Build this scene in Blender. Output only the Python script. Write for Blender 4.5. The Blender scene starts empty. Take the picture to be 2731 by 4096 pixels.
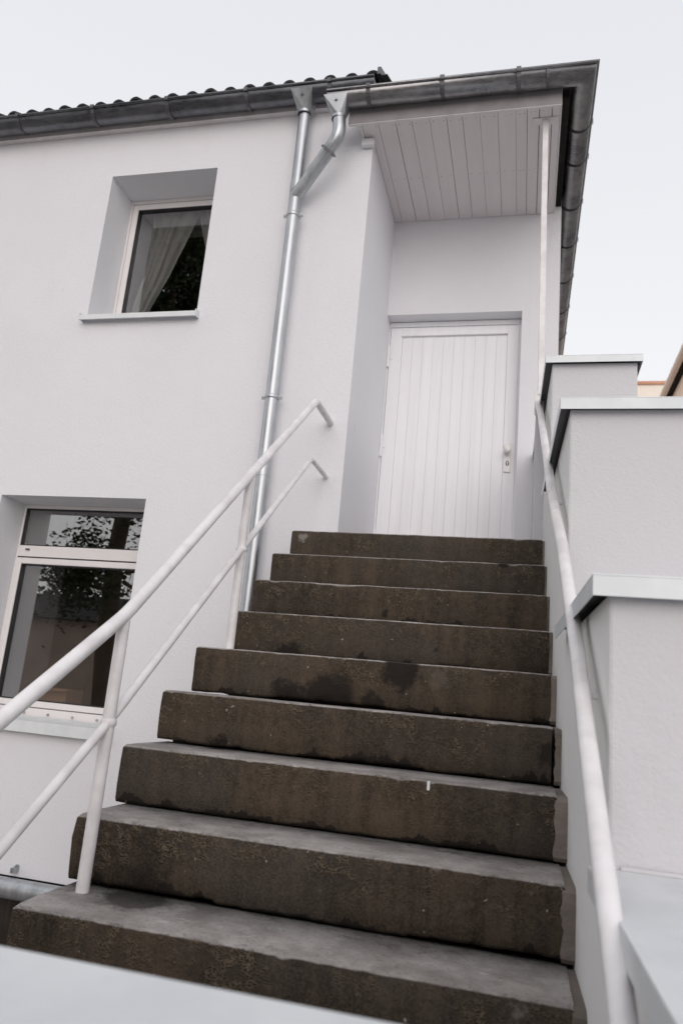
import bpy, math, random
from mathutils import Vector, Matrix, noise
random.seed(7)
sc = bpy.context.scene
COL = sc.collection
OZ = 1.68                      # everything below is measured from the eye, 1.68 m above the ground

# ------------------------------------------------------------------ camera, sky, sun, exposure
cd = bpy.data.cameras.new('camera'); cam = bpy.data.objects.new('camera', cd); COL.objects.link(cam)
cam.matrix_world = Matrix(((0.97003021, -0.03042662, 0.2410718, 0), (0.2264433, -0.24659664, -0.94229164, 0),
                           (0.08811824, 0.96864045, -0.23231629, OZ), (0, 0, 0, 1)))
cd.sensor_fit = 'VERTICAL'; cd.sensor_height = 36; cd.sensor_width = 24; cd.lens = 26.29
cd.clip_start = .02; cd.clip_end = 500
cd.dof.use_dof = True; cd.dof.focus_distance = 3.3; cd.dof.aperture_fstop = 4.0
sc.camera = cam
SUN_EL, SUN_AZ = math.radians(23), math.radians(166)          # low veiled sun behind the viewer's right shoulder
w = bpy.data.worlds.new('World'); sc.world = w; w.use_nodes = True
nt = w.node_tree; nt.nodes.clear()
sky = nt.nodes.new('ShaderNodeTexSky'); sky.sky_type = 'NISHITA'; sky.sun_disc = False
sky.sun_elevation = SUN_EL; sky.sun_rotation = SUN_AZ; sky.air_density = 1.0; sky.dust_density = 2.0; sky.ozone_density = 1.0
hsv = nt.nodes.new('ShaderNodeHueSaturation'); hsv.inputs['Saturation'].default_value = .35; hsv.inputs['Value'].default_value = 1.0
mixw = nt.nodes.new('ShaderNodeMix'); mixw.data_type = 'RGBA'; mixw.inputs[0].default_value = .72
tc = nt.nodes.new('ShaderNodeTexCoord'); sz = nt.nodes.new('ShaderNodeSeparateXYZ'); nt.links.new(tc.outputs['Generated'], sz.inputs[0])
mr = nt.nodes.new('ShaderNodeMapRange'); mr.interpolation_type = 'SMOOTHSTEP'; mr.inputs['From Min'].default_value = 0; mr.inputs['From Max'].default_value = .95
nt.links.new(sz.outputs[2], mr.inputs[0])
veil = nt.nodes.new('ShaderNodeMix'); veil.data_type = 'RGBA'      # thin overcast veil, whiter towards the horizon all round
veil.inputs[6].default_value = (12.3, 12.15, 12.1, 1); veil.inputs[7].default_value = (10.2, 10.35, 10.9, 1)
nt.links.new(mr.outputs[0], veil.inputs[0]); nt.links.new(veil.outputs[2], mixw.inputs[7])
bg = nt.nodes.new('ShaderNodeBackground'); bg.inputs['Strength'].default_value = .1
wo = nt.nodes.new('ShaderNodeOutputWorld')
nt.links.new(sky.outputs[0], hsv.inputs['Color']); nt.links.new(hsv.outputs[0], mixw.inputs[6])
nt.links.new(mixw.outputs[2], bg.inputs['Color']); nt.links.new(bg.outputs[0], wo.inputs['Surface'])
sl = bpy.data.lights.new('sun', 'SUN'); sl.energy = .82; sl.angle = math.radians(50); sl.color = (1, .875, .825)
so = bpy.data.objects.new('sun', sl); COL.objects.link(so)
sd = Vector((math.sin(SUN_AZ) * math.cos(SUN_EL), math.cos(SUN_AZ) * math.cos(SUN_EL), math.sin(SUN_EL)))
so.rotation_euler = sd.to_track_quat('Z', 'Y').to_euler(); so.location = (-8, -12, 12)
sc.view_settings.view_transform = 'Standard'; sc.view_settings.look = 'None'
sc.view_settings.gamma = 1; sc.view_settings.exposure = 0.0; sc.view_settings.use_curve_mapping = False

# ------------------------------------------------------------------ materials
class N:
    def __init__(s, name):
        s.m = bpy.data.materials.new(name); s.m.use_nodes = True; s.t = s.m.node_tree; s.t.nodes.clear()
        s.out = s.t.nodes.new('ShaderNodeOutputMaterial'); s.b = s.t.nodes.new('ShaderNodeBsdfPrincipled')
        s.t.links.new(s.b.outputs[0], s.out.inputs['Surface'])
        s.geo = s.t.nodes.new('ShaderNodeNewGeometry'); s.pos = s.geo.outputs['Position']; s.normal = None
    def link(s, a, b): s.t.links.new(a, b)
    def setv(s, sock, v):
        if hasattr(v, 'links') or hasattr(v, 'is_linked'): s.link(v, sock)
        else: sock.default_value = v
    def noise(s, scale, detail=4, rough=.55, vec=None, stretch=None, dist=0):
        n = s.t.nodes.new('ShaderNodeTexNoise'); n.inputs['Scale'].default_value = scale
        n.inputs['Detail'].default_value = detail; n.inputs['Roughness'].default_value = rough; n.inputs['Distortion'].default_value = dist
        v = vec or s.pos
        if stretch:
            mp = s.t.nodes.new('ShaderNodeMapping'); mp.inputs['Scale'].default_value = stretch; s.link(v, mp.inputs[0]); v = mp.outputs[0]
        s.link(v, n.inputs['Vector']); return n.outputs[0]
    def vor(s, scale, feature='F1', stretch=None):
        n = s.t.nodes.new('ShaderNodeTexVoronoi'); n.feature = feature; n.inputs['Scale'].default_value = scale
        v = s.pos
        if stretch:
            mp = s.t.nodes.new('ShaderNodeMapping'); mp.inputs['Scale'].default_value = stretch; s.link(v, mp.inputs[0]); v = mp.outputs[0]
        s.link(v, n.inputs['Vector']); return n.outputs['Distance']
    def ramp(s, v, lo, hi, a=0., b=1.):
        n = s.t.nodes.new('ShaderNodeMapRange'); n.interpolation_type = 'SMOOTHSTEP'
        s.link(v, n.inputs['Value'])
        for i, q in zip(('From Min', 'From Max', 'To Min', 'To Max'), (lo, hi, a, b)): n.inputs[i].default_value = q
        return n.outputs[0]
    def math(s, op, a, b=0.):
        n = s.t.nodes.new('ShaderNodeMath'); n.operation = op; s.setv(n.inputs[0], a); s.setv(n.inputs[1], b); return n.outputs[0]
    def mix(s, f, a, b):
        n = s.t.nodes.new('ShaderNodeMix'); n.data_type = 'RGBA'
        s.setv(n.inputs[0], f)
        for sock, v in ((n.inputs[6], a), (n.inputs[7], b)):
            if isinstance(v, tuple): sock.default_value = (*v, 1)
            else: s.link(v, sock)
        return n.outputs[2]
    def bump(s, h, strength, dist):
        n = s.t.nodes.new('ShaderNodeBump'); n.inputs['Strength'].default_value = strength; n.inputs['Distance'].default_value = dist
        s.link(h, n.inputs['Height'])
        if s.normal: s.link(s.normal, n.inputs['Normal'])
        s.normal = n.outputs[0]; s.link(s.normal, s.b.inputs['Normal'])
    def col(s, v):
        if isinstance(v, tuple): s.b.inputs['Base Color'].default_value = (*v, 1)
        else: s.link(v, s.b.inputs['Base Color'])
    def rough(s, v): s.setv(s.b.inputs['Roughness'], v)
    def metal(s, v): s.setv(s.b.inputs['Metallic'], v)

def plaster(name, c, c2, grain=150, amt=.5):
    n = N(name)
    f = n.ramp(n.noise(1.1, 4), .35, .7)
    c_ = n.mix(f, c, c2)
    spot = n.ramp(n.noise(5.5, 3), .735, .78, 0, .10)
    c_ = n.mix(spot, c_, (.45, .42, .40))
    st = n.ramp(n.noise(2.2, 5, stretch=(3, 3, .35)), .58, .75, 0, .06)
    n.col(n.mix(st, c_, (.5, .48, .45))); n.rough(.9)
    n.b.inputs['Specular IOR Level'].default_value = .25
    n.bump(n.noise(6, 3), .25, .004)
    n.bump(n.math('ADD', n.noise(grain, 2, .6), n.math('MULTIPLY', n.noise(grain * .35, 2), .8)), amt, .004)
    return n.m

def concrete():
    n = N('weathered_concrete')
    big = n.noise(2.3, 5, .6); streak = n.noise(1.0, 5, .62, stretch=(17, 17, 1.5)); fine = n.noise(38, 4, .65); grit = n.noise(150, 3, .7)
    sep = n.t.nodes.new('ShaderNodeSeparateXYZ'); n.link(n.geo.outputs['Normal'], sep.inputs[0])
    sp = n.t.nodes.new('ShaderNodeSeparateXYZ'); n.link(n.pos, sp.inputs[0])
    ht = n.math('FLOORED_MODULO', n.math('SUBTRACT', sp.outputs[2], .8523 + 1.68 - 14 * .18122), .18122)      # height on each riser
    v = n.math('ADD', n.math('MULTIPLY', big, .40), n.math('ADD', n.math('MULTIPLY', streak, .38), n.math('MULTIPLY', fine, .22)))
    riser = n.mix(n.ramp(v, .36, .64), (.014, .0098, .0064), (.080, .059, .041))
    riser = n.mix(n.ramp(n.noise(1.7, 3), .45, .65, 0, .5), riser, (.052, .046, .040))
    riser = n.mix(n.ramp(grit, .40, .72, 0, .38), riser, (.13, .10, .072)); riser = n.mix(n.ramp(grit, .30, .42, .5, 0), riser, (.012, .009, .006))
    # wrinkled crust of dried algae, mostly in the upper part of the risers
    dv = n.t.nodes.new('ShaderNodeTexNoise'); dv.inputs['Scale'].default_value = 34; dv.inputs['Detail'].default_value = 2; n.link(n.pos, dv.inputs['Vector'])
    ad = n.t.nodes.new('ShaderNodeVectorMath'); ad.operation = 'MULTIPLY_ADD'; n.link(dv.outputs['Color'], ad.inputs[0]); ad.inputs[1].default_value = (.045, .045, .03); n.link(n.pos, ad.inputs[2])
    vo = n.t.nodes.new('ShaderNodeTexVoronoi'); vo.feature = 'DISTANCE_TO_EDGE'; vo.inputs['Scale'].default_value = 88
    mpv = n.t.nodes.new('ShaderNodeMapping'); mpv.inputs['Scale'].default_value = (.85, 1, 1.35); n.link(ad.outputs[0], mpv.inputs[0]); n.link(mpv.outputs[0], vo.inputs['Vector'])
    ridge = n.math('MULTIPLY', n.ramp(vo.outputs['Distance'], .0, .30, 1, 0), n.ramp(n.noise(27, 3, .6), .42, .62))
    pat = n.ramp(n.math('ADD', n.noise(3.6, 4, stretch=(1.3, 1.3, .8)), n.ramp(ht, .02, .15, -.10, .07)), .46, .64)
    cr = n.math('MULTIPLY', pat, ridge)
    riser = n.mix(n.math('MULTIPLY', pat, .30), riser, (.020, .015, .010))
    riser = n.mix(n.math('MULTIPLY', cr, .8), riser, (.155, .118, .080))
    # ragged soot line low on the risers
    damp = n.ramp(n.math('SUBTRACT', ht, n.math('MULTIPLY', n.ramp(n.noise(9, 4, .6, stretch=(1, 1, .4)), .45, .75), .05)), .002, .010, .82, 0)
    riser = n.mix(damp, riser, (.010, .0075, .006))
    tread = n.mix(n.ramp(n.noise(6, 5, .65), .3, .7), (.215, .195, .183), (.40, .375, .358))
    tread = n.mix(n.ramp(n.noise(22, 4, .7), .55, .75, 0, .35), tread, (.14, .12, .105))
    tread = n.mix(n.ramp(n.noise(95, 4, .7), .54, .70, 0, .7), tread, (.10, .085, .072))
    tread = n.mix(n.ramp(n.noise(19, 4, .7, stretch=(.6, 1.6, 1)), .62, .68, 0, .55), tread, (.56, .54, .52))
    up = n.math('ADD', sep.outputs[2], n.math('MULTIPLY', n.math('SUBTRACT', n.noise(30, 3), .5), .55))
    c = n.mix(n.ramp(up, .30, .72), riser, tread)  # worn tread tone; along the nose it also paints the edge catching sky light
    # lime and paint specks
    c = n.mix(n.ramp(n.noise(46, 2, .5), .75, .77, 0, .55), c, (.45, .42, .39))
    c = n.mix(n.ramp(n.noise(120, 1, .5), .74, .78, 0, .5), c, (.02, .016, .012))
    # oil and damp stains of their own shape at fixed places on the steps (x, y, z, radius)
    wob = n.noise(20, 5, .7)
    for (x, y, z, r, k) in ((-.45, 2.87, .10, .10, .9), (-.62, 3.39, .36, .026, .9), (-.10, 3.65, .665, .032, .9), (-.98, 3.13, .135, .07, .85), (-.35, 3.13, .20, .016, .7),
                            (-.72, 2.87, -.04, .13, .9), (-.88, 2.87, -.045, .09, .85), (-.55, 2.87, -.045, .06, .8), (-1.05, 2.6, -.22, .05, .9), (.10, 2.61, -.14, .05, .7), (-1.0, 2.04, -.6, .12, .75)):
        d = n.t.nodes.new('ShaderNodeVectorMath'); d.operation = 'DISTANCE'; n.link(n.pos, d.inputs[0]); d.inputs[1].default_value = (x, y, z + OZ)
        dd = n.math('ADD', d.outputs['Value'], n.math('MULTIPLY', n.math('SUBTRACT', wob, .5), min(.16, r * 2.4)))
        c = n.mix(n.ramp(dd, r * .55, r, k, 0), c, (.012, .009, .007))
    for (x, y, z, r, k) in ((-1.21, 3.91, .81, .032, .4), (-.30, 2.87, .07, .05, .06), (-.86, 2.05, -.6, .04, .6), (-.55, 1.9, -.6, .05, .5), (-.2, 2.14, -.41, .05, .22), (.02, 1.9, -.6, .07, .35)):
        d = n.t.nodes.new('ShaderNodeVectorMath'); d.operation = 'DISTANCE'; n.link(n.pos, d.inputs[0]); d.inputs[1].default_value = (x, y, z + OZ)
        dd = n.math('ADD', d.outputs['Value'], n.math('MULTIPLY', n.math('SUBTRACT', n.noise(40, 4), .5), r * 2))
        c = n.mix(n.ramp(dd, r * .4, r, k, 0), c, (.42, .39, .36))
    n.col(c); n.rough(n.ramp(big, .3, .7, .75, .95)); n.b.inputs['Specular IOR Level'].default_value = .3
    n.bump(n.math('MULTIPLY', cr, 1.0), .9, .006)
    n.bump(n.math('ADD', n.noise(24, 4), n.noise(140, 3)), .6, .003)
    return n.m

def zinc(name, dark, light, metal=.75, rough=.42, scale=7., st=(1, 1, 1)):
    n = N(name)
    m = n.math('ADD', n.math('MULTIPLY', n.noise(scale, 5, .6, stretch=st), .7), n.math('MULTIPLY', n.noise(scale * 6, 3, stretch=st), .3))
    n.col(n.mix(n.ramp(m, .3, .7), dark, light)); n.metal(metal)
    n.rough(n.ramp(m, .3, .7, rough - .07, rough + .10))
    n.bump(n.noise(4, 2), .10, .006); n.bump(n.noise(60, 3), .03, .002)
    return n.m

def paint(name, c, c2, rough=.4, bump=.15, chips=0.):
    n = N(name)
    col = n.mix(n.ramp(n.noise(9, 4), .35, .65), c, c2)
    if chips:
        col = n.mix(n.ramp(n.noise(34, 3), .73, .77, 0, chips), col, (.33, .27, .22))
    n.col(col); n.rough(rough); n.b.inputs['Specular IOR Level'].default_value = .4
    n.bump(n.noise(60, 4), bump, .002); n.bump(n.noise(14, 2), bump, .003)
    return n.m

def wood_paint(name, c, c2, axis):
    n = N(name)
    st = {'z': (34, 34, 1.1), 'y': (34, 1.1, 34)}[axis]
    g = n.noise(1, 5, .6, stretch=st, dist=.6)
    b = n.noise(1, 2, .5, stretch=tuple(q * .25 for q in st))
    n.col(n.mix(n.ramp(n.math('ADD', n.math('MULTIPLY', g, .6), n.math('MULTIPLY', b, .4)), .36, .64), c, c2)); n.rough(.5)
    n.b.inputs['Specular IOR Level'].default_value = .35
    n.bump(g, .35, .0025); n.bump(n.noise(50, 3), .12, .001)
    return n.m

M = {}
M['facade'] = plaster('white_render', (.79, .79, .82), (.765, .765, .795))
M['block'] = plaster('white_coarse_render', (.62, .615, .635), (.59, .585, .605), 95, .5)
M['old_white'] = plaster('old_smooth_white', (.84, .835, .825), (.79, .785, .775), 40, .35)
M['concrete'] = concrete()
M['mortar'] = plaster('grey_mortar', (.10, .084, .07), (.26, .225, .20), 60, .9)
M['cap'] = paint('white_coated_sheet', (.76, .79, .80), (.70, .735, .75), .38, .05)
M['low_cap'] = paint('blue_grey_sheet', (.68, .70, .715), (.62, .64, .66), .4, .05)
M['rail'] = paint('white_gloss_paint', (.81, .795, .805), (.69, .665, .67), .28, .30, .55)
M['door'] = wood_paint('white_door_paint', (.87, .875, .90), (.82, .825, .85), 'z')
M['soffit'] = wood_paint('white_soffit_paint', (.75, .71, .715), (.715, .68, .685), 'y')
M['trim'] = paint('white_trim_paint', (.76, .735, .74), (.68, .655, .66), .45, .2, .15)
M['fascia'] = paint('grey_brown_paint', (.33, .31, .32), (.28, .262, .27), .6, .15)
M['pvc'] = paint('white_plastic', (.80, .775, .765), (.78, .755, .745), .3, .02)
M['gutter'] = zinc('weathered_zinc', (.085, .09, .102), (.19, .195, .21), .95, .30, 5, (.6, .6, 2.5))
M['patina'] = zinc('patinated_zinc', (.17, .17, .18), (.36, .355, .36), .95, .30, 6, (.7, .7, 2.2))
M['pipe'] = zinc('galvanised_steel', (.38, .40, .42), (.56, .58, .60), .93, .39, 9, (1, 1, .25))
M['strap'] = zinc('dull_zinc', (.10, .10, .11), (.17, .17, .18), .7, .5)
M['tile'] = plaster('anthracite_tile', (.018, .018, .021), (.035, .032, .034), 60, .5)
M['dark'] = plaster('dark_cavity', (.012, .011, .010), (.02, .018, .016), 60, .3)
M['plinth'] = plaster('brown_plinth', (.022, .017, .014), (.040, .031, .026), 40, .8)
M['brown_room'] = plaster('brown_room_wall', (.20, .155, .13), (.25, .195, .165), 30, .1)
M['grey_room'] = plaster('grey_room_wall', (.26, .25, .25), (.30, .28, .28), 30, .1)
M['gasket'] = paint('black_gasket', (.02, .02, .022), (.025, .025, .027), .5, 0)
M['plate'] = paint('ivory_metal', (.80, .785, .77), (.75, .735, .72), .3, .05)
M['card'] = plaster('cardboard', (.42, .28, .18), (.38, .25, .16), 60, .2)
M['brown_wall'] = plaster('brown_wall', (.46, .36, .30), (.36, .285, .235), 30, .6)
M['peach'] = plaster('peach_render', (.90, .70, .56), (.86, .66, .52), 60, .4)
M['cream'] = plaster('cream_render', (.88, .84, .76), (.85, .80, .71), 60, .4)
M['terracotta'] = plaster('terracotta', (.62, .36, .24), (.55, .30, .2), 60, .4)
M['ivory_gutter'] = paint('pale_gutter', (.78, .66, .58), (.70, .58, .50), .45, .05)
M['paving'] = plaster('pale_paving', (.30, .28, .27), (.22, .20, .19), 40, .6)
M['bark'] = plaster('bark', (.07, .05, .035), (.10, .075, .055), 20, 1.)

def leaf_mat():
    n = N('leaf'); f = n.noise(1.3, 3)
    n.col(n.mix(n.ramp(f, .35, .65), (.022, .036, .014), (.055, .075, .028))); n.rough(.55)
    return n.m
M['leaf'] = leaf_mat()

def glass_mat():
    m = bpy.data.materials.new('window_glass'); m.use_nodes = True; t = m.node_tree; t.nodes.clear()
    o = t.nodes.new('ShaderNodeOutputMaterial'); mx = t.nodes.new('ShaderNodeMixShader')
    lw_ = t.nodes.new('ShaderNodeLayerWeight'); lw_.inputs['Blend'].default_value = .5      # Schlick reflectance of coated glazing, same on both faces
    pw = t.nodes.new('ShaderNodeMath'); pw.operation = 'POWER'; pw.inputs[1].default_value = 4.; t.links.new(lw_.outputs['Facing'], pw.inputs[0])
    fr = t.nodes.new('ShaderNodeMapRange'); fr.inputs['To Min'].default_value = .20; t.links.new(pw.outputs[0], fr.inputs[0])
    tr = t.nodes.new('ShaderNodeBsdfTransparent'); tr.inputs[0].default_value = (.88, .88, .88, 1)
    gl = t.nodes.new('ShaderNodeBsdfGlossy'); gl.inputs['Roughness'].default_value = .004; gl.inputs[0].default_value = (.95, .95, .95, 1)
    t.links.new(fr.outputs[0], mx.inputs[0]); t.links.new(tr.outputs[0], mx.inputs[1]); t.links.new(gl.outputs[0], mx.inputs[2])
    t.links.new(mx.outputs[0], o.inputs['Surface']); return m
M['glass'] = glass_mat()

def sheer():
    m = bpy.data.materials.new('sheer_cloth'); m.use_nodes = True; t = m.node_tree; t.nodes.clear()
    o = t.nodes.new('ShaderNodeOutputMaterial')
    d = t.nodes.new('ShaderNodeBsdfDiffuse'); d.inputs[0].default_value = (.84, .83, .81, 1)
    l = t.nodes.new('ShaderNodeBsdfTranslucent'); l.inputs[0].default_value = (.7, .7, .68, 1)
    tr = t.nodes.new('ShaderNodeBsdfTransparent')
    a = t.nodes.new('ShaderNodeMixShader'); a.inputs[0].default_value = .25
    b = t.nodes.new('ShaderNodeMixShader'); b.inputs[0].default_value = .28
    t.links.new(d.outputs[0], a.inputs[1]); t.links.new(l.outputs[0], a.inputs[2])
    t.links.new(a.outputs[0], b.inputs[1]); t.links.new(tr.outputs[0], b.inputs[2]); t.links.new(b.outputs[0], o.inputs['Surface'])
    return m
M['sheer'] = sheer()

# ------------------------------------------------------------------ mesh helpers
ROOT = {}
def thing(name, label, cat, base, group=None):
    o = bpy.data.objects.new(name, None); COL.objects.link(o); o.empty_display_size = .2
    o.location = Vector(base) + Vector((0, 0, OZ)); ROOT[o.name] = Vector(base)
    o['label'] = label; o['category'] = cat
    if group: o['group'] = group
    return o

class MB:
    def __init__(s): s.v = []; s.f = []; s.sm = []
    def add(s, vs, fs, smooth=False):
        k = len(s.v); s.v += [Vector(q) for q in vs]
        for f in fs: s.f.append(tuple(i + k for i in f)); s.sm.append(smooth)
        return s
    def box(s, x0, x1, y0, y1, z0, z1):
        return s.hexa([(x0, y0), (x1, y0), (x1, y1), (x0, y1)], z0, z1)
    def hexa(s, p, z0, z1):
        vs = [(a, b, z0) for a, b in p] + [(a, b, z1) for a, b in p]; n = len(p)
        fs = [tuple(reversed(range(n))), tuple(range(n, 2 * n))] + [(i, (i + 1) % n, n + (i + 1) % n, n + i) for i in range(n)]
        return s.add(vs, fs)
    def tube(s, pts, r, seg=16, caps=True, closed=False):
        pts = [Vector(p) for p in pts]; rings = []; up = None
        rr = r if isinstance(r, (list, tuple)) else [r] * len(pts)
        for i, p in enumerate(pts):
            a = pts[max(i - 1, 0)]; b = pts[min(i + 1, len(pts) - 1)]
            d1 = (p - a).normalized() if i else None; d2 = (b - p).normalized() if i < len(pts) - 1 else None
            d = ((d1 or d2) + (d2 or d1)).normalized()
            if up is None: up = d.orthogonal().normalized()
            up = (up - d * up.dot(d)).normalized(); q = d.cross(up)
            k = 1.0
            if d1 and d2:
                c = max(.3, d.dot(d1)); k = 1 / c
            ring = []
            for j in range(seg):
                t = 2 * math.pi * j / seg; off = up * math.cos(t) * rr[i] + q * math.sin(t) * rr[i]
                if k > 1.001:
                    bis = (d2 - d1).normalized(); off += bis * off.dot(bis) * (k - 1)
                ring.append(p + off)
            rings.append(ring)
        vs = [q for R in rings for q in R]; n = len(rings)
        fs = [(i * seg + j, i * seg + (j + 1) % seg, (i + 1) * seg + (j + 1) % seg, (i + 1) * seg + j) for i in range(n - 1) for j in range(seg)]
        s.add(vs, fs, True)
        if caps:
            k = len(s.v); s.add(rings[0], [tuple(reversed(range(seg)))]); s.add(rings[-1], [tuple(range(seg))])
        return s
    def loft(s, rings, smooth=False, closed_ring=True, caps=True):
        m = len(rings[0]); vs = [q for R in rings for q in R]; L = m if closed_ring else m - 1
        s.add(vs, [(i * m + j, i * m + (j + 1) % m, (i + 1) * m + (j + 1) % m, (i + 1) * m + j) for i in range(len(rings) - 1) for j in range(L)], smooth)
        if caps and closed_ring:
            s.add(rings[0], [tuple(reversed(range(m)))]); s.add(rings[-1], [tuple(range(m))])
        return s
    def mesh(s, name, mat, org=Vector((0, 0, 0))):
        me = bpy.data.meshes.new(name); me.from_pydata([tuple(q - org) for q in s.v], [], s.f)
        me.polygons.foreach_set('use_smooth', s.sm); me.materials.append(mat); me.update(); return me
    def build(s, name, mat, parent=None, bevel=0, fix=True):
        root = parent
        while root is not None and root.parent is not None: root = root.parent
        org = ROOT[root.name] if root is not None else Vector((0, 0, 0))
        me = s.mesh(name, mat, org)
        if fix:
            import bmesh
            bm = bmesh.new(); bm.from_mesh(me); bmesh.ops.recalc_face_normals(bm, faces=bm.faces); bm.to_mesh(me); bm.free()
        o = bpy.data.objects.new(name, me); COL.objects.link(o)
        if parent is not None: o.parent = parent
        else: o.location = (0, 0, OZ)
        if bevel:
            md = o.modifiers.new('bevel', 'BEVEL'); md.width = bevel; md.segments = 2; md.limit_method = 'ANGLE'; md.angle_limit = math.radians(50)
        return o

def copy_part(o, off):
    c = o.copy(); COL.objects.link(c); c.parent = o.parent; c.location = o.location + Vector(off); return c

def fillet(pts, r, n=7):
    pts = [Vector(p) for p in pts]; out = [pts[0]]
    for i in range(1, len(pts) - 1):
        p = pts[i]; a = (pts[i - 1] - p); b = (pts[i + 1] - p); k = min(r, a.length * .48, b.length * .48)
        A = p + a.normalized() * k; B = p + b.normalized() * k
        for j in range(n + 1):
            t = j / n; out.append(A * (1 - t) ** 2 + p * 2 * t * (1 - t) + B * t * t)
    return out + [pts[-1]]

def wall_grid(mb, xs, zs, holes, y0, y1):
    """Upright wall facing -y between y0 and y1, with rectangular openings and their reveals."""
    xs, zs = sorted(set(xs)), sorted(set(zs))
    solid = lambda i, j: 0 <= i < len(xs) - 1 and 0 <= j < len(zs) - 1 and not any(
        a <= (xs[i] + xs[i + 1]) / 2 <= b and c <= (zs[j] + zs[j + 1]) / 2 <= d for a, b, c, d in holes)
    for i in range(len(xs) - 1):
        for j in range(len(zs) - 1):
            if not solid(i, j): continue
            a, b, c, d = xs[i], xs[i + 1], zs[j], zs[j + 1]
            mb.add([(a, y0, c), (b, y0, c), (b, y0, d), (a, y0, d)], [(0, 1, 2, 3)])
            mb.add([(a, y1, c), (b, y1, c), (b, y1, d), (a, y1, d)], [(3, 2, 1, 0)])
            if not solid(i - 1, j): mb.add([(a, y0, c), (a, y0, d), (a, y1, d), (a, y1, c)], [(0, 1, 2, 3)])
            if not solid(i + 1, j): mb.add([(b, y0, c), (b, y1, c), (b, y1, d), (b, y0, d)], [(0, 1, 2, 3)])
            if not solid(i, j - 1): mb.add([(a, y0, c), (a, y1, c), (b, y1, c), (b, y0, c)], [(0, 1, 2, 3)])
            if not solid(i, j + 1): mb.add([(a, y0, d), (b, y0, d), (b, y1, d), (a, y1, d)], [(0, 1, 2, 3)])
    return mb

def bars(x0, x1, z0, z1, w, y0, y1, wt=None, wb=None):
    wt = wt or w; wb = wb or w; m = MB()
    m.box(x0, x0 + w, y0, y1, z0, z1); m.box(x1 - w, x1, y0, y1, z0, z1)
    m.box(x0 + w, x1 - w, y0, y1, z1 - wt, z1); m.box(x0 + w, x1 - w, y0, y1, z0, z0 + wb)
    return m

# ------------------------------------------------------------------ ground
g = MB().add([(-120, -120, -OZ), (120, -120, -OZ), (120, 120, -OZ), (-120, 120, -OZ)], [(0, 1, 2, 3)]).build('ground', M['paving'])
g['kind'] = 'structure'; g['label'] = 'pale paved yard around the house'

# ------------------------------------------------------------------ house
D = 4.25                                       # facade plane
H = thing('house', 'white rendered house with brown steps to its recessed porch door', 'house', (-2.2, D, -OZ))
UW = (-3.07, -2.23, 2.425, 3.566); LW = (-3.475, -2.392, -.41, 1.095)
wall_grid(MB(), [-7, -1.10, *UW[:2], *LW[:2]], [-1.226, 4.12, *UW[2:], *LW[2:]], [UW, LW], D, D + .35).build('wall', M['facade'], H, fix=False)
MB().box(-1.45, -1.10, D + .35, 5.60, -1.19, 4.12).build('wall', M['facade'], H)                       # porch return
wall_grid(MB(), [-1.10, -.085, .18], [-1.19, .85, 2.86, 3.9], [(-1.11, -.085, .85, 2.86)], 5.175, 5.30).build('wall', M['facade'], H, fix=False)
MB().box(-.12, .18, 5.30, 12, -OZ, 3.72).build('wall', M['facade'], H)
MB().box(-7, .18, 12, 12.3, -OZ, 3.9).build('wall', M['facade'], H)
MB().box(-7.3, -7, D, 12.3, -OZ, 3.9).build('wall', M['facade'], H)
MB().box(-7, -1.12, D + .06, D + .34, -OZ, -1.228).build('plinth', M['plinth'], H)
MB().box(-1.10, .18, 5.36, 5.40, .7, 3.0).build('backing_panel', M['dark'], H)
# the two rooms behind the windows
def room(x0, x1, z0, z1, y0, y1, mat):
    vs = [(x0, y0, z0), (x1, y0, z0), (x1, y0, z1), (x0, y0, z1), (x0, y1, z0), (x1, y1, z0), (x1, y1, z1), (x0, y1, z1)]
    MB().add(vs, [(4, 5, 6, 7), (0, 1, 5, 4), (3, 7, 6, 2), (0, 4, 7, 3), (1, 2, 6, 5)]).build('room', mat, H, fix=False)
room(-4.6, -1.5, 1.95, 4.05, D + .351, 8.5, M['dark'])
room(-4.6, -1.5, -1.1, 1.75, D + .351, 7.5, M['brown_room'])

# upper window
x0, x1, z0, z1 = UW; yf = 4.545
wn = bars(x0, x1, z0, z1, .020, yf, yf + .06, .030, .05).build('window', M['pvc'], H, .002)
bars(x0 + .026, x1 - .026, z0 + .055, z1 - .038, .046, yf - .006, yf + .055, .044).build('sash', M['pvc'], wn, .004)
bars(x0 + .071, x1 - .071, z0 + .10, z1 - .081, .007, yf + .001, yf + .05).build('gasket', M['gasket'], wn)
MB().box(x0 + .073, x1 - .073, yf + .022, yf + .026, z0 + .10, z1 - .083).build('pane', M['glass'], wn)
MB().box(x0 + .004, x0 + .030, yf + .16, yf + .46, z0, z1).box(x0 + .031, x1 - .02, yf + .16, yf + .46, z1 - .03, z1 + .02).build('inner_reveal', M['trim'], wn)
def sill(x0, x1, zf, lip, zb, yb, parent):
    m = MB()
    m.loft([[(x, D - .055, zf), (x, D - .055, zf + lip), (x, yb, zb), (x, yb, zb - .012), (x, D - .043, zf + lip - .014), (x, D - .043, zf)] for x in (x0, x1)])
    for a in (x0 - .004, x1):
        m.loft([[(x, D - .058, zf - .002), (x, D - .058, zf + lip + .012), (x, D + .04, zf + lip + .03), (x, D + .04, zf + .01)] for x in (a, a + .004)])
    return m.build('sill', M['cap'], parent)
sill(-3.09, -2.212, 2.367, .036, 2.468, yf, wn)

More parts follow.
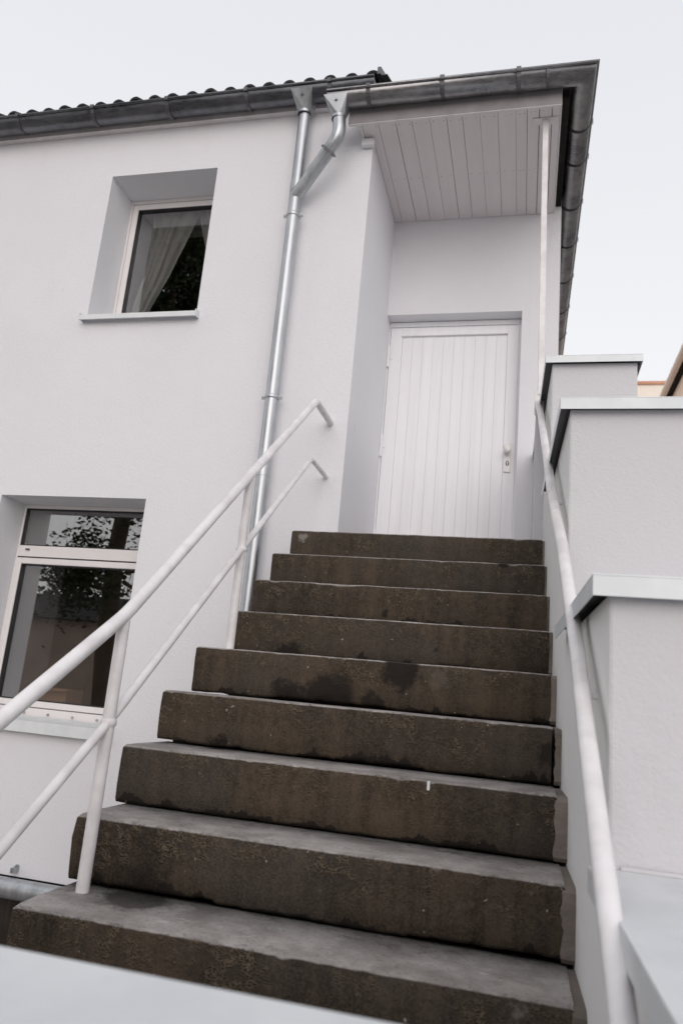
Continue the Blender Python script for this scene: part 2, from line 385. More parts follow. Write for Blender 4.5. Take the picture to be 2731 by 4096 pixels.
# lower window
x0, x1, z0, z1 = LW; yf = 4.51
lw = MB()
for b in ((x0, x0 + .014, z0, z1), (x1 - .014, x1, z0, z1), (x0 + .014, x1 - .014, z1 - .026, z1), (x0 + .014, x1 - .014, .722, .80), (x0 + .014, x1 - .014, z0, -.285)):
    lw.box(b[0], b[1], yf, yf + .06, b[2], b[3])
lw = lw.build('window', M['pvc'], H, .003)
bars(x0 + .018, x1 - .018, -.280, .712, .040, yf - .008, yf + .05, .042, .040).build('sash', M['pvc'], lw, .005)
MB().box(x0 + .014, x1 - .014, yf + .010, yf + .05, .712, .722).build('gasket', M['gasket'], lw)
bars(x0 + .057, x1 - .057, -.241, .671, .008, yf + .001, yf + .045).build('gasket', M['gasket'], lw)
bars(x0 + .013, x1 - .013, .80, 1.070, .008, yf + .008, yf + .045).build('gasket', M['gasket'], lw)
MB().box(x0 + .06, x1 - .06, yf + .022, yf + .026, -.242, .672).build('pane', M['glass'], lw)
MB().box(x0 + .014, x1 - .014, yf + .022, yf + .026, .80, 1.069).build('pane', M['glass'], lw)
MB().box(x0 + .075, x0 + .105, yf - .014, yf - .001, .765, .777).build('drain_cap', M['strap'], lw, .003)
MB().box(-3.46, -3.30, yf + .07, yf + .34, -.5, 1.2).build('inner_reveal', M['grey_room'], lw)
sl_ = sill(-3.52, -2.372, -.412, .068, -.335, yf - .012, lw)
for xx in (-3.36, -3.18, -3.0, -2.82, -2.64, -2.46):
    MB().tube([(xx, yf - .014, -.318), (xx, yf + .001, -.318)], .007, 8).build('screw', M['pipe'], lw)

MB().box(-3.28, -2.45, 4.58, 4.98, -.475, -.45).build('window_board', M['trim'], lw)
wb = thing('cardboard_box', 'brown cardboard box standing inside on the lower window board', 'box', (-3.13, 4.82, -.449))
MB().box(-3.24, -3.03, 4.72, 4.93, -.449, -.155).build('carton', M['card'], wb, .003)
MB().box(-3.24, -3.03, 4.66, 4.719, -.170, -.166).build('flap', M['card'], wb)

# ---- door in the recess
yd = 5.295
dr = MB().box(-1.085, -.990, yd, yd + .045, .87, 2.812).box(-.187, -.103, yd, yd + .045, .87, 2.812)
dr.box(-.990, -.187, yd, yd + .045, 2.735, 2.812).box(-.990, -.187, yd, yd + .045, .87, .96)
dr = dr.build('door', M['door'], H, .003)
pk = [-.9895, -.912, -.826, -.745, -.664, -.581, -.497, -.414, -.330, -.265, -.1875]
pk = [-.9895 + (.802) * i / 10 for i in range(11)]
for i in range(10):
    MB().box(pk[i] + .0003, pk[i + 1] - .0003, yd + .010, yd + .035, .96, 2.735).build('plank', M['door'], dr, .0016)
MB().box(-1.0, -.187, yd - .012, yd + .004, 2.735, 2.760).build('drip_strip', M['door'], dr, .003)
fr = MB().box(-1.0995, -1.088, yd - .004, yd + .05, .86, 2.856).box(-.100, -.086, yd + .004, yd + .05, .86, 2.856).box(-1.088, -.100, yd - .002, yd + .05, 2.816, 2.856)
fr.build('door_frame', M['door'], H, .002)
MB().box(-.179, -.131, yd - .012, yd + .001, 1.637, 1.857).build('handle_plate', M['plate'], dr, .004)
kn = MB()
prof = [(.010, 0), (.010, -.02), (.020, -.028), (.027, -.042), (.026, -.056), (.016, -.066), (.002, -.069)]
kn.loft([[(-.155 + r * math.cos(2 * math.pi * j / 16), yd - .012 + y, 1.792 + r * math.sin(2 * math.pi * j / 16)) for j in range(16)] for r, y in prof], True)
kn.build('knob', M['plate'], dr)
kh = MB(); kh.loft([[(-.153 + rx * math.cos(2 * math.pi * j / 16), y, 1.704 + rz * math.sin(2 * math.pi * j / 16)) for j in range(16)] for rx, rz, y in ((.0125, .019, yd - .0125), (.0125, .019, yd - .0135))])
kh.build('keyhole', M['gasket'], dr)
MB().tube([(-.153, yd - .0137, 1.708), (-.153, yd - .018, 1.708)], .0065, 12).box(-.156, -.150, yd - .016, yd - .0137, 1.690, 1.704).build('lock_cylinder', M['plate'], dr)
for z in (2.56, 1.83, 1.10):
    h = MB().tube([(-1.090, yd - .016, z - .085), (-1.090, yd - .016, z - .004)], .011, 12).tube([(-1.090, yd - .016, z + .004), (-1.090, yd - .016, z + .085)], .011, 12)
    h.tube([(-1.090, yd - .016, z - .004), (-1.090, yd - .016, z + .004)], .0085, 10).box(-1.084, -1.060, yd - .006, yd + .001, z - .012, z + .012)
    h.build('hinge', M['door'], dr)

# ---- porch soffit, fascia, post
SZ = 3.675
so_ = MB().box(-1.098, .121, 4.09, 5.174, SZ + .024, SZ + .05).build('porch_soffit', M['dark'], H)
cuts = [-1.150, -1.040, -.925, -.815, -.700, -.589, -.487, -.376, -.263, -.151, -.079, -.004, .074, .121]
gaps = [.0015, .0022, .0035, .0025, .0012, .0033, .0026, .0012, .0018, .0012, .0026, .0042, .0036]
for i in range(13):
    a, b = cuts[i], cuts[i + 1]; dz = random.uniform(-.0015, .0015)
    ya = 4.0905
    m = MB()
    if i == 0:
        m.hexa([(a, ya), (b - gaps[1] / 2, ya), (b - gaps[1] / 2, 5.172), (-1.098, 5.172), (-1.098, 4.2515), (a, 4.2485)], SZ + dz, SZ + .02)
    else:
        m.box(a + gaps[i] / 2, b - (gaps[i + 1] / 2 if i < 12 else 0), ya, 5.172, SZ + dz, SZ + .02)
    m.build('plank', M['soffit'], so_, .0015)
    for k, yy in enumerate((4.12, 4.66, 5.13)):
        if i in (0, 12): continue
nails = MB()
for c in cuts[1:12]:
    for yy in (4.665, 4.13):
        for dx in (-.022, .024):
            if random.random() < .85:
                x = c + dx + random.uniform(-.004, .004); y = yy + random.uniform(-.006, .006)
                nails.tube([(x, y, SZ + .004), (x, y, SZ - .0022)], .0028, 6)
no = nails.build('nails', M['strap'], so_); no['kind'] = 'stuff'
MB().box(-1.235, .128, 4.066, 4.0895, SZ - .012, 3.875).build('fascia', M['fascia'], H, .002)
MB().box(-1.232, .126, 4.0685, 4.0885, SZ - .0165, SZ - .0125).build('fascia_edge', M['trim'], H)
MB().box(-1.168, -1.1515, 4.0905, 4.2485, SZ - .006, 3.9).build('side_board', M['trim'], H, .002)
MB().box(-1.175, -1.085, 4.205, 4.2485, SZ - .066, SZ - .008).build('corbel', M['facade'], H, .012)
MB().box(.1225, .132, 4.0905, 9, SZ + .002, 3.80).build('side_board', M['trim'], H, .002)
MB().box(-7.2, -1.11, 4.2075, 4.2495, 3.945, 4.113).build('eave_board', M['trim'], H)  # hidden board added to stop light leaking down behind the gutter
MB().box(.134, .176, 4.10, 5.17, SZ + .05, 3.86).build('eave_batten', M['dark'], H)
py = 4.209
pp = MB().hexa([(.018, py - .018), (.054, py - .018), (.054, py + .018), (.018, py + .018)], 1.66, SZ - .003)
for q in pp.v: q.x += .017 * (SZ - q.z) / 1.9
pp = pp.build('porch_post', M['rail'], H, .004)
MB().box(-.045, .115, py - .03, py + .03, SZ - .009, SZ - .0025).build('top_plate', M['trim'], pp, .002)
MB().box(.020, .072, py - .028, py - .0185, 1.645, 1.792).build('base_plate', M['rail'], pp, .002)
MB().tube([(.046, py - .036, 1.775), (.046, py - .028, 1.775)], .009, 6).build('bolt', M['rail'], pp)
pr = MB()
for i in range(30):
    z0_, z1_ = .8 + i * .0325, .8 + (i + 1) * .0325
pr.box(.028, .098, py - .016, 5.174, .70, 1.655).build('pier', M['block'], H, .008)

# ---- roofs
TW = .1502
rf = MB().add([(-7.3, 4.16, 4.115), (-1.085, 4.16, 4.115), (-1.085, 8.3, 6.4), (-7.3, 8.3, 6.4), (-1.085, 12.4, 4.115), (-7.3, 12.4, 4.115)], [(0, 1, 2, 3), (3, 2, 4, 5)])
rf.add([(-1.085, 4.16, 4.115), (-1.085, 8.3, 6.4), (-1.085, 12.4, 4.115)], [(0, 1, 2)])
rf.build_ = None
roof = rf.build('roof', M['tile'], H)
def tile_mesh(org, along=.36):
    m = MB(); sl = math.tan(math.radians(28.9)); prof = []
    for k in range(9):
        t = math.pi * k / 8; prof.append((-.045 * math.cos(t), .043 * math.sin(t)))
    prof += [(.062, -.004), (.09, -.008), (TW - .047, 0)]
    outer = [[(org[0] + x, org[1] + yy, org[2] + z + yy * sl) for x, z in prof] for yy in (0, along)]
    inner = [[(org[0] + x * .8, org[1] + yy, org[2] + z * .76 - .012 + yy * sl) for x, z in prof] for yy in (0, along)]
    m.loft(outer, True, False); m.loft([inner[1], inner[0]], True, False)
    m.loft([inner[0], outer[0]], False, False)
    return m
NX = 40; TX = -1.125
t0 = tile_mesh((TX, 4.150, 4.120)).build('tile', M['tile'], roof, fix=False)
for i in range(1, NX): copy_part(t0, (-TW * i + random.uniform(-.003, .003), random.uniform(-.006, .006), random.uniform(-.003, .003)))
mm = MB()
for r in range(1, 13):
    for i in range(NX):
        t = tile_mesh((TX - TW * i, 4.150 + .33 * r, 4.122 + .33 * r * math.tan(math.radians(28.9)) + .012), .36); mm.add(t.v, t.f, True)
st = mm.build('tile_field', M['tile'], roof, fix=False); st['kind'] = 'stuff'
MB().loft([[(x, 4.12, 4.10), (x, 4.12, 4.155), (x, 8.3, 6.46), (x, 8.3, 6.36)] for x in (-1.084, -1.062)]).build('verge_board', M['strap'], H)
MB().add([(-1.06, 4.03, 3.875), (.20, 4.03, 3.875), (.20, 12.4, 3.875), (-1.06, 12.4, 4.3), (-1.06, 5.3, 4.05)], [(0, 1, 2), (0, 2, 4), (4, 2, 3)]).build('porch_roof', M['strap'], H)

# ---- gutters: half-round channels with a rolled bead, swept along a path, with straps
def channel(path, r, side, parent, ends=(True, True), mat='gutter'):
    """path: points of the channel axis at rim height; side: outward direction per point (mitred)."""
    def ring(p, o, rad):
        p = Vector(p); o = Vector(o)
        return [p - o * rad * math.cos(math.pi * k / 14) - Vector((0, 0, 1)) * rad * math.sin(math.pi * k / 14) for k in range(15)]
    m = MB()
    out = [ring(p, o, r) for p, o in zip(path, side)]; inn = [ring(p, o, r - .004) for p, o in zip(path, side)]
    m.loft(out, True, False); m.loft(list(reversed(inn)), True, False)
    for A in ((0, 0), (14, 14)):
        m.loft([[out[i][A[0]], inn[i][A[0]]] for i in range(len(path))], False, False)
    m.tube([Vector(p) + Vector(o) * (r + .003) + Vector((0, 0, .002)) for p, o in zip(path, side)], .011, 10)
    for e, i in zip(ends, (0, -1)):
        if e: m.add(out[i], [tuple(range(15))])
    return m.build('gutter', M[mat], parent, fix=True)
def strap_x(x, y, z, r, par):
    m = MB(); rr = r + .004
    def arc(xx, q): return [(xx, y + q * math.cos(math.pi * k / 12), z - q * math.sin(math.pi * k / 12)) for k in range(13)]
    pr_ = [(x - .014, rr), (x + .014, rr), (x + .014, rr - .0035), (x - .014, rr - .0035)]
    m.loft([[Vector((a, y - q * math.cos(math.pi * k / 12), z - q * math.sin(math.pi * k / 12))) for a, q in pr_] for k in range(13)])
    m.box(x - .014, x + .014, y - r - .016, y - r + .012, z + .012, z + .016).box(x - .014, x + .014, y - r - .018, y - r - .0155, z - .012, z + .016)
    return m.build('gutter_strap', M['strap'], par)
def strap_y(x, y, z, r, par):
    m = MB(); rr = r + .004
    pr_ = [(y - .008, rr), (y + .008, rr), (y + .008, rr - .0035), (y - .008, rr - .0035)]
    m.loft([[Vector((x + q * math.cos(math.pi * k / 12), a, z - q * math.sin(math.pi * k / 12))) for a, q in pr_] for k in range(13)])
    m.box(x + r + .0155, x + r + .0185, y - .014, y + .014, z - .012, z + .018)
    return m.build('gutter_strap', M['gasket'], par)
G1 = channel([(-7.3, 4.13, 4.012), (-1.086, 4.13, 4.018)], .075, [(0, -1, 0), (0, -1, 0)], H)
for x in (-5.64, -5.04, -4.45, -3.841, -3.204, -2.603, -1.998, -1.395): strap_x(x, 4.13, 4.0145, .075, G1)
q2 = (1, -1, 0)
G2 = channel([(-1.362, 4.0, 3.812), (.253, 4.0, 3.812), (.238, 9.2, 3.812)], .072, [(0, -1, 0), q2, (1, 0, 0)], H, (True, True), 'patina')
for x in (-1.085, -.606, -.135): strap_x(x, 4.0, 3.812, .072, G2)
for y in (4.42, 4.75, 5.25, 5.75, 6.3, 6.85, 7.4, 8.0, 8.6): strap_y(.253 - .015 * (y - 4) / 5.2, y, 3.812, .072, G2)
m = MB()
for r_ in (.0733,):
    m.loft([[Vector((a, 4.0 - q * math.cos(math.pi * k / 12), 3.812 - q * math.sin(math.pi * k / 12))) for a, q in ((.03, .0745), (.05, .0745), (.05, .072), (.03, .072))] for k in range(13)])
m.build('solder_seam', M['strap'], G2)
MB().box(.132, .176, 4.105, 9, 3.83, 3.86).build('eave_board', M['dark'], H)

# ---- hoppers and downpipes
def hopper(cx, yfront, yback, ztop, hw, cy, zb, r, name='hopper', cxb=None):
    cxb = cx if cxb is None else cxb
    A = [Vector((cx - hw, yfront, ztop)), Vector((cx + hw, yfront, ztop)), Vector((cx + hw, yback, ztop)), Vector((cx - hw, yback, ztop))]
    n = 24; C = [Vector((cxb + r * math.cos(2 * math.pi * j / n - math.pi / 2), cy + r * math.sin(2 * math.pi * j / n - math.pi / 2), zb)) for j in range(n)]
    m = MB(); q = n // 4
    cnr = [1, 2, 3, 0]                                   # corner belonging to each quarter starting at front
    for k in range(4):
        c = A[cnr[k]]
        for j in range(q): m.add([c, C[(k * q + j) % n], C[(k * q + j + 1) % n]], [(0, 1, 2)], True)
    for k in range(4):
        m.add([A[k], A[(k + 1) % 4], C[k * q]], [(0, 1, 2)])
    m.loft([C, [v - Vector((0, 0, .02)) for v in C]], True, True, False)
    o = m.build(name, M['pipe'], H)
    # eight-pointed star pressed in the front
    f0 = (A[0] + A[1]) / 2; nrm = (A[1] - A[0]).cross(C[0] - A[0]).normalized()
    if nrm.y > 0: nrm = -nrm
    ex = Vector((1, 0, 0)); ez = ex.cross(nrm).normalized(); ez = ez if ez.z > 0 else -ez
    cen = f0 + (C[0] - f0) * .36 + nrm * .0008; vs = [cen + nrm * .004]
    for j in range(16):
        rr = (.019 if j % 4 == 0 else .015) if j % 2 == 0 else .005
        t = math.pi * j / 8 + math.pi / 2; vs.append(cen + ex * rr * math.cos(t) + ez * rr * math.sin(t))
    MB().add(vs, [(0, 1 + j, 1 + (j + 1) % 16) for j in range(16)]).build('star', M['strap'], o)
    return o
hopper(-1.588, 4.048, 4.215, 3.985, .079, 4.155, 3.872, .047, cxb=-1.583)
hopper(-1.300, 3.922, 4.06, 3.783, .080, 4.005, 3.668, .047, cxb=-1.285)
PX, PY = -1.583, 4.165
dp = MB().tube([(PX, PY, 3.88), (PX, PY, -1.66)], .0425, 24).tube([(PX, PY, 3.24), (PX, PY, 3.31)], .0445, 24).tube([(PX, PY, 1.235), (PX, PY, 1.30)], .0447, 24)
dp = dp.build('downpipe', M['pipe'], H)
br = MB().tube(fillet([(-1.285, 4.005, 3.68), (-1.268, 4.005, 3.525), (PX, PY - .005, 3.205)], .10, 9), .043, 24)
d = (Vector((PX, PY, 3.205)) - Vector((-1.268, 4.005, 3.525))).normalized()
c0 = Vector((-1.268, 4.005, 3.525)) + d * .115
br.build('branch_pipe', M['pipe'], H)
cl = MB().tube([c0 - d * .011, c0 + d * .011], .0475, 24)
up = d.cross(Vector((0, 1, 0))).normalized()
for s_ in (-1, 1): cl.tube([c0 + up * s_ * .045, c0 + up * s_ * .068], .008, 6)
cl.build('pipe_clamp', M['patina'], H)
for z in (3.062, 1.754, .2):
    cl = MB().tube([(PX, PY, z - .012), (PX, PY, z - .006), (PX, PY, z + .006), (PX, PY, z + .012)], [.0465, .049, .049, .0465], 24)
    for s_ in (-1, 1):
        cl.box(PX + s_ * .055 - .013, PX + s_ * .055 + .013, PY - .005, PY + .004, z - .010, z + .010)
        cl.tube([(PX + s_ * .058, PY - .016, z), (PX + s_ * .058, PY + .012, z)], .005, 6)
    cl.build('pipe_clamp', M['pipe'], H)
MB().tube([(-6.9, 4.165, -1.262), (-1.75, 4.165, -1.270)], .055, 20).build('drain_pipe', M['pipe'], H)
MB().box(-2.868, -2.844, 4.20, 4.249, -1.20, -1.172).tube([(-2.856, 4.238, -1.172), (-2.856, 4.249, -1.172)], .014, 8).build('pipe_bracket', M['pipe'], H)

# ------------------------------------------------------------------ concrete staircase
xw = lambda y: .205 - .029 * y                                   # left face of the stepped wall
T, RZ = .26, .18122
Z1, Y1 = .8523, 3.9173
ST = thing('concrete_staircase', 'dark weathered concrete steps rising to the white door', 'staircase', (-.55, 2.8, -OZ))
LX = [-1.276, -1.285, -1.269, -1.241, -1.292, -1.286, -1.274, -1.247, -1.229, -1.235]
RXg = [.010, .010, .012, .014, .020, .030, .032, .028, .026, .026]
def nz(x, y, z, s): return noise.noise(Vector((x * s, y * s, z * s)))
def rough_step(x0, x1, yf, yb, z1, z0, seed):
    """Cast step: worn front profile swept across x, ragged lower lip, chipped ends."""
    m = MB(); n = 150; rings = []
    for i in range(n + 1):
        u = i / n; x = x0 + (x1 - x0) * u
        e = min(u, 1 - u) * (x1 - x0); er = max(0, .008 - e) * .6
        chip = max(0, nz(x, seed * 3.1, 0, 9) - .44) * .022 + max(0, nz(x, seed * 5.7, 4, 26) - .46) * .014
        wz = .0013 * nz(x, seed, 1, 6) + .0007 * nz(x, seed, 5, 60)
        wy = .0018 * nz(x, seed, 2, 6) + .0010 * nz(x, seed, 7, 60)
        lo = .002 + .011 * max(0, nz(x, seed, 3, 5.5) - .02) + .006 * max(0, nz(x, seed, 9, 22)) + (.006 if abs(nz(x, seed, 8, 2.2)) > .36 else 0)
        nr = .0075 + .4 * chip
        zt = z1 + wz
        p = [(yb, z1 - .002), (yf + .10, zt + .0012), (yf + .03, zt + .0006), (yf + nr + wy, zt - chip * .4 - er),
             (yf + nr * .3 + wy + chip * .3, zt - nr * .3 - chip - er), (yf + wy + er * .5, zt - nr - chip),
             (yf + wy * 1.2 + .0015 * nz(x, seed, 11, 12), z1 - .06), (yf + .002 + .0018 * nz(x, seed, 13, 10), z1 - .12),
             (yf + .004 + wy, z0 + lo + .012), (yf + .012 + wy, z0 + lo), (yf + .05, z0 + lo + .002), (yf + .12, z0 + .012), (yb, z0 + .012)]
        rings.append([(x + (.004 * nz(0, y * 8, z * 14, 2) if i in (0, n) else 0), y, z) for y, z in p])
    m.loft(rings, True)
    k = len(m.f) - 2
    return m
zs = [Z1 - i * RZ for i in range(10)]; ys = [Y1 - i * T for i in range(10)]
for i in range(10):
    yb = 5.172 if i == 0 else ys[i] + T + .075
    xr = xw(ys[i]) - RXg[i]
    if i == 0:
        m = rough_step(LX[0], xr, ys[0], 4.2455, zs[0], zs[0] - RZ, 1.3)
        m.box(-1.097, xr, 4.2465, 5.172, zs[0] - RZ, zs[0] - .004)
    else:
        m = rough_step(LX[i], xr, ys[i], yb, zs[i], zs[i] - RZ, 1.3 + i * 2.17)
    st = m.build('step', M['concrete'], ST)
    # mortar between the step and the wall
    mo = MB(); n = 14; rings = []
    for k in range(n + 1):
        z = zs[i] - RZ + .004 + (RZ - .008) * k / n
        a = xr - .004 + .009 * nz(z, i, 0, 22) + .004 * nz(z, i, 3, 70) + (.013 if i == 5 else 0); b = xw(ys[i]) + .0015
        yy = ys[i] + (-.003 if i > 4 else .004) + .003 * nz(z, i, 5, 25) + (.012 if k in (0, n) else 0)
        rings.append([(a, yy, z), (b, yy - .002, z), (xw(ys[i] + T) + .0015, ys[i] + T, z), (a, ys[i] + T, z)])
    mo.loft(rings, False).build('mortar', M['mortar'], ST)
# flank carrying the steps, set back under the overhanging ends
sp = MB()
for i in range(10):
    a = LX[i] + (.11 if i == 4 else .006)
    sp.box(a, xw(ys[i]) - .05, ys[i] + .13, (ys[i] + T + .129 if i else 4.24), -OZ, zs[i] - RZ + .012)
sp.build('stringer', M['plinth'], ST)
MB().box(-1.25, .14, .74, 1.70, -OZ, -.962).build('landing', M['concrete'], ST, .006)
MB().box(-.265, -.257, 2.353, 2.3585, -.262, -.236).build('paint_drip', M['cap'], ST)

# ------------------------------------------------------------------ left railing
RL = thing('stair_railing', 'white two-bar tube railing on posts left of the steps', 'railing', (-1.16, 2.04, -.597))
top = [(-1.150, 1.22, -.335), (-1.156, 2.04, .166), (-1.197, 3.866, 1.606), (-1.2095, 4.252, 1.618)]
low = [(-1.150, 1.22, -.716), (-1.156, 2.03, -.15), (-1.190, 3.859, 1.255), (-1.205, 4.252, 1.266)]
MB().tube(fillet(top, .045, 8), .0205, 18).build('top_rail', M['rail'], RL)
MB().tube(fillet(low, .035, 8), .0142, 16).build('lower_rail', M['rail'], RL)
for (x, y, z0_, z1_) in ((-1.156, 2.036, -.600, .150), (-1.176, 2.945, .124, .862), (-1.151, 1.30, -.964, -.30)):
    MB().tube([(x, y, z0_), (x, y, z1_)], .0185, 18).build('post', M['rail'], RL)
    k = MB(); a = math.atan2(1, 1)
    zz = {2.036: -.146, 2.945: .548, 1.30: -.66}[y]
    rr = [(.017, -.014), (.0235, -.006), (.0235, .006), (.017, .014)]
    k.loft([[(x + r * math.cos(2 * math.pi * j / 14), y + r * math.sin(2 * math.pi * j / 14), zz + dz) for j in range(14)] for r, dz in rr], True)
    k.build('weld', M['rail'], RL)

# ------------------------------------------------------------------ stepped wall on the right
SW = thing('stepped_wall', 'white stepped wall with metal caps right of the stairs', 'wall', (.8, 2.5, -OZ))
BL = [(.42, 1.533, -.266, 1.7), (1.533, 2.515, .264, 1.6), (2.515, 3.64, 1.040, 1.45), (3.64, 5.170, 1.739, .505)]
for i, (ya, yb, zt, xr) in enumerate(BL):
    zb = zt - .030
    b = MB().hexa([(xw(ya), ya), (xr, ya), (xr, yb - (.0 if i == 3 else .002)), (xw(yb) if i < 3 else xw(yb), yb - (.0 if i == 3 else .002))], -OZ, zb)
    if i == 3:                                       # last block stops against the house corner
        b = MB().hexa([(xw(ya), ya), (xr, ya), (xr, yb), (xw(yb), yb)], -OZ, zb)
    b = b.build('wall_block', M['block'], SW, .006)
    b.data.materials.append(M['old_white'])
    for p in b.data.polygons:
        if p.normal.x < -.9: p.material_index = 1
    # folded sheet cap: thin top with a drip lip turned down all round, hollow below
    o = .036; L = .043 if i < 3 else .040; t = .0025
    fa, fb = ya - .035, yb - .001
    rt = xr + .022
    ca = [(xw(fa) - o, fa), (rt, fa), (rt, fb), (xw(fb) - o, fb)]
    m = MB(); m.hexa(ca, zt - .004, zt)
    lip = lambda p, q, d: m.hexa([p, q, (q[0] + d[0], q[1] + d[1]), (p[0] + d[0], p[1] + d[1])], zt - L, zt - .004)
    lip(ca[0], ca[1], (0, t)); lip((ca[0][0], ca[0][1] + t), ca[3], (t, 0)); lip((ca[1][0] - t, ca[1][1] + t), (ca[2][0] - t, ca[2][1]), (t, 0))
    ca_ = m.build('cap', M['cap'] if i else M['low_cap'], b, .0012)
    MB().hexa([(xw(fa) - o + .004, fa + .004), (rt - .004, fa + .004), (rt - .004, fb - .004), (xw(fb) - o + .004, fb - .004)], zt - .0095, zt - .0045).build('cap_shade', M['strap'], b)  # dark sheet added for the shade in the hollow under the cap
    if i < 3:
        MB().box(xw(yb) + .02, xr - .05, yb - .008, yb - .0025, zt + .0005, zt + .007).build('sealant', M['block'], b)

# right handrail
HR = thing('handrail', 'single white tube handrail sloping down along the stepped wall', 'handrail', (.10, 2.3, -.2))
pts = [(.037, 4.188, 1.722), (.039, 4.168, 1.705), (.052, 3.967, 1.566), (.074, 3.213, 1.068), (.085, 2.82, .809), (.0965, 2.55, .631), (.106, 2.35, .499), (.119, 1.791, .130), (.1205, 1.521, -.048),
       (.1245, 1.257, -.222), (.1286, 1.084, -.337), (.132, .70, -.59)]
MB().tube(pts, .0175, 18).build('rail', M['rail'], HR)
MB().tube([(.0835, 2.87, .842), (.0865, 2.77, .776)], .0192, 18).build('sleeve', M['rail'], HR)
for (x, y, z) in ((.086, 2.80, .797), (.1188, 1.72, .083), (.1265, 1.16, -.286)):
    MB().tube(fillet([(x, y, z - .010), (x + .002, y, z - .045), (xw(y) + .004, y, z - .048)], .02, 4), .006, 10).build('bracket', M['rail'], HR)

# ------------------------------------------------------------------ low wall right in front of the lens (out of focus)
LWl = thing('low_wall', 'blurred low white wall with flat capping crossing the bottom corner', 'wall', (-.6, .55, -OZ))
MB().box(-1.6, .13, .46, .672, -OZ, -.296).build('wall_body', M['block'], LWl, .006)
MB().box(-1.63, .135, .42, .70, -.294, -.262).build('cap', M['low_cap'], LWl, .004)

# ------------------------------------------------------------------ curtains behind the upper window
def curtain(name, label, L, Rr, folds, amp, y):
    """L, Rr: left and right edge as (z, x) lists from top to bottom."""
    def at(E_, z):
        for (za, xa), (zb, xb) in zip(E_, E_[1:]):
            if zb <= z <= za: return xa + (xb - xa) * (za - z) / (za - zb)
        return E_[-1][1]
    m = MB(); rows = []; n = 72
    zt, zb = L[0][0], L[-1][0]
    for r in range(31):
        z = zt + (zb - zt) * r / 30; a, b = at(L, z), at(Rr, z)
        row = []
        for k in range(n + 1):
            u = k / n; ph = folds * 2 * math.pi * u + 1.3 * nz(u * 2, r * .05, 3, 2) * 2
            hem = 1 if u < .97 else .3
            row.append((a + (b - a) * u, y + hem * amp * (math.sin(ph) + .4 * math.sin(ph * 2.3 + 1)) * (.6 + .4 * (b - a) / .4), z))
        rows.append(row)
    m.loft(rows, True, False)
    o = m.build(name, M['sheer'], None, fix=False); o['label'] = label; o['category'] = 'curtain'; o['group'] = 'sheer curtains in the upper window'
    return o
CY = 4.652
curtain('curtain', 'white sheer curtain swept diagonally to the left of the upper window', [(3.56, -2.92), (3.40, -2.90), (2.99, -2.935), (2.66, -3.00), (2.40, -3.03)],
        [(3.56, -2.52), (3.48, -2.535), (3.24, -2.615), (2.98, -2.70), (2.64, -2.85), (2.40, -2.93)], 3.6, .020, CY)
curtain('curtain', 'narrow sheer curtain end hanging at the right of the upper window', [(3.56, -2.535), (3.47, -2.523), (3.07, -2.415), (2.60, -2.30)],
        [(3.56, -2.24), (3.2, -2.24), (2.9, -2.24), (2.6, -2.24)], 3.5, .014, CY)

# ------------------------------------------------------------------ neighbouring buildings
NH = thing('neighbour_house', 'peach house with a pale eaves gutter at the right edge', 'house', (9, 30, -OZ))
MB().box(5.52, 13, 25, 34, -OZ, 12.72).build('wall', M['peach'], NH)
MB().box(5.34, 13.3, 24.8, 34.2, 12.76, 12.90).build('eave_board', M['dark'], NH)
MB().loft([[(5.30, y, 12.92), (9.3, y, 15.6), (13.4, y, 12.92)] for y in (24.7, 34.3)]).build('roof', M['terracotta'], NH)
MB().tube([(5.2, 24.7, 12.82), (5.2, 34.3, 12.82)], .125, 18).build('gutter', M['ivory_gutter'], NH)
for y in [25.2 + .95 * k for k in range(10)]:
    MB().tube([(5.2, y - .025, 12.82), (5.2, y + .025, 12.82)], .135, 18).build('gutter_strap', M['ivory_gutter'], NH)
CW = thing('cream_building', 'cream wall with orange coping glimpsed beyond the stepped wall', 'building', (5, 38, -OZ))
MB().box(.5, 12, 37, 41, -OZ, 16.15).build('wall', M['cream'], CW)
MB().box(.4, 12.1, 36.9, 41.1, 16.15, 16.30).build('coping', M['terracotta'], CW)

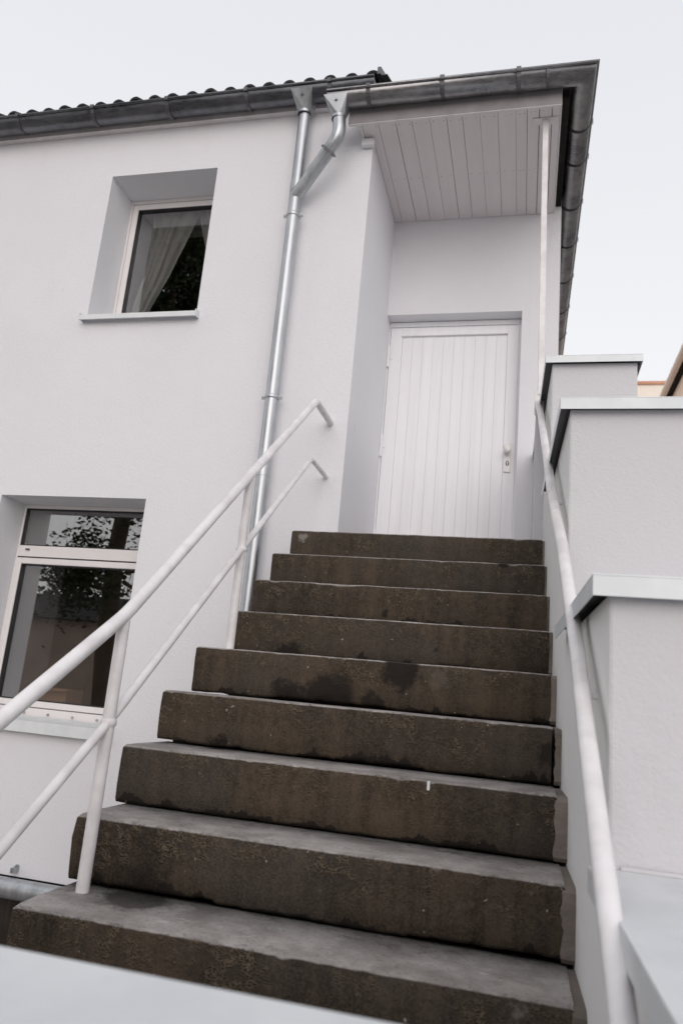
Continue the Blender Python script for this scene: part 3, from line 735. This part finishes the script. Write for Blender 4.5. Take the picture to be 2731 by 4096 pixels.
# ------------------------------------------------------------------ trees across the yard, seen mirrored in the windows
def tree(x, y, h, rad, label, seed, n):
    rnd = random.Random(seed)
    t = thing('tree', label, 'tree', (x, y, -OZ))
    tr = MB(); pts = [(x + .25 * math.sin(k * 1.1 + seed), y + .2 * math.cos(k * .9 + seed), -OZ + h * .9 * k / 6) for k in range(7)]
    tr.tube(pts, [.26 * (1 - .13 * k) for k in range(7)], 10)
    cl = []
    for b in range(34):
        k = rnd.uniform(.2, .95); base = Vector(pts[0]).lerp(Vector(pts[-1]), k); a = rnd.uniform(0, 6.283)
        ln = rad * (1.15 - k * .75) * rnd.uniform(.6, 1.05)
        tip = base + Vector((math.cos(a) * ln, math.sin(a) * ln, rnd.uniform(-.25, .5) * ln))
        tr.tube([base, base.lerp(tip, .5) + Vector((0, 0, .12)), tip], [.06, .035, .012], 6)
        for c in range(7): cl.append((base.lerp(tip, rnd.uniform(.35, 1.1)) + Vector([rnd.gauss(0, .25) for _ in range(3)]), rnd.uniform(.35, .75)))
    tr.build('trunk', M['bark'], t)
    vs, fs = [], []
    for i in range(n):
        c, s = rnd.choice(cl)
        
        p = c + Vector([rnd.gauss(0, s * .55) for _ in range(3)])
        if p.z < 6.3 and p.x < -9.45 and rnd.random() < .90 + .1 * (p.x < -9.9): continue
        u = Vector([rnd.gauss(0, 1) for _ in range(3)]).normalized(); v = u.orthogonal().normalized(); q = rnd.uniform(.04, .085)
        k = len(vs); vs += [p - u * q, p + v * q * .45, p + u * q, p - v * q * .45]; fs.append((k, k + 1, k + 2, k + 3))
    MB().add(vs, fs).build('crown', M['leaf'], t, fix=False)
tree(-9.1, -6.5, 15.0, 4.0, 'tall dark tree mirrored in the windows of the white house', 3, 170000)
YB = thing('brown_building', 'low brown building mirrored in the lower window', 'building', (-14, -12.5, -OZ))
MB().box(-24, -6.5, -16, -11, -OZ, 1.35).build('wall', M['brown_wall'], YB)
MB().loft([[(x, -16.4, 1.35), (x, -13.5, 2.35), (x, -10.6, 1.35)] for x in (-24.4, -6.1)]).build('roof', M['tile'], YB)
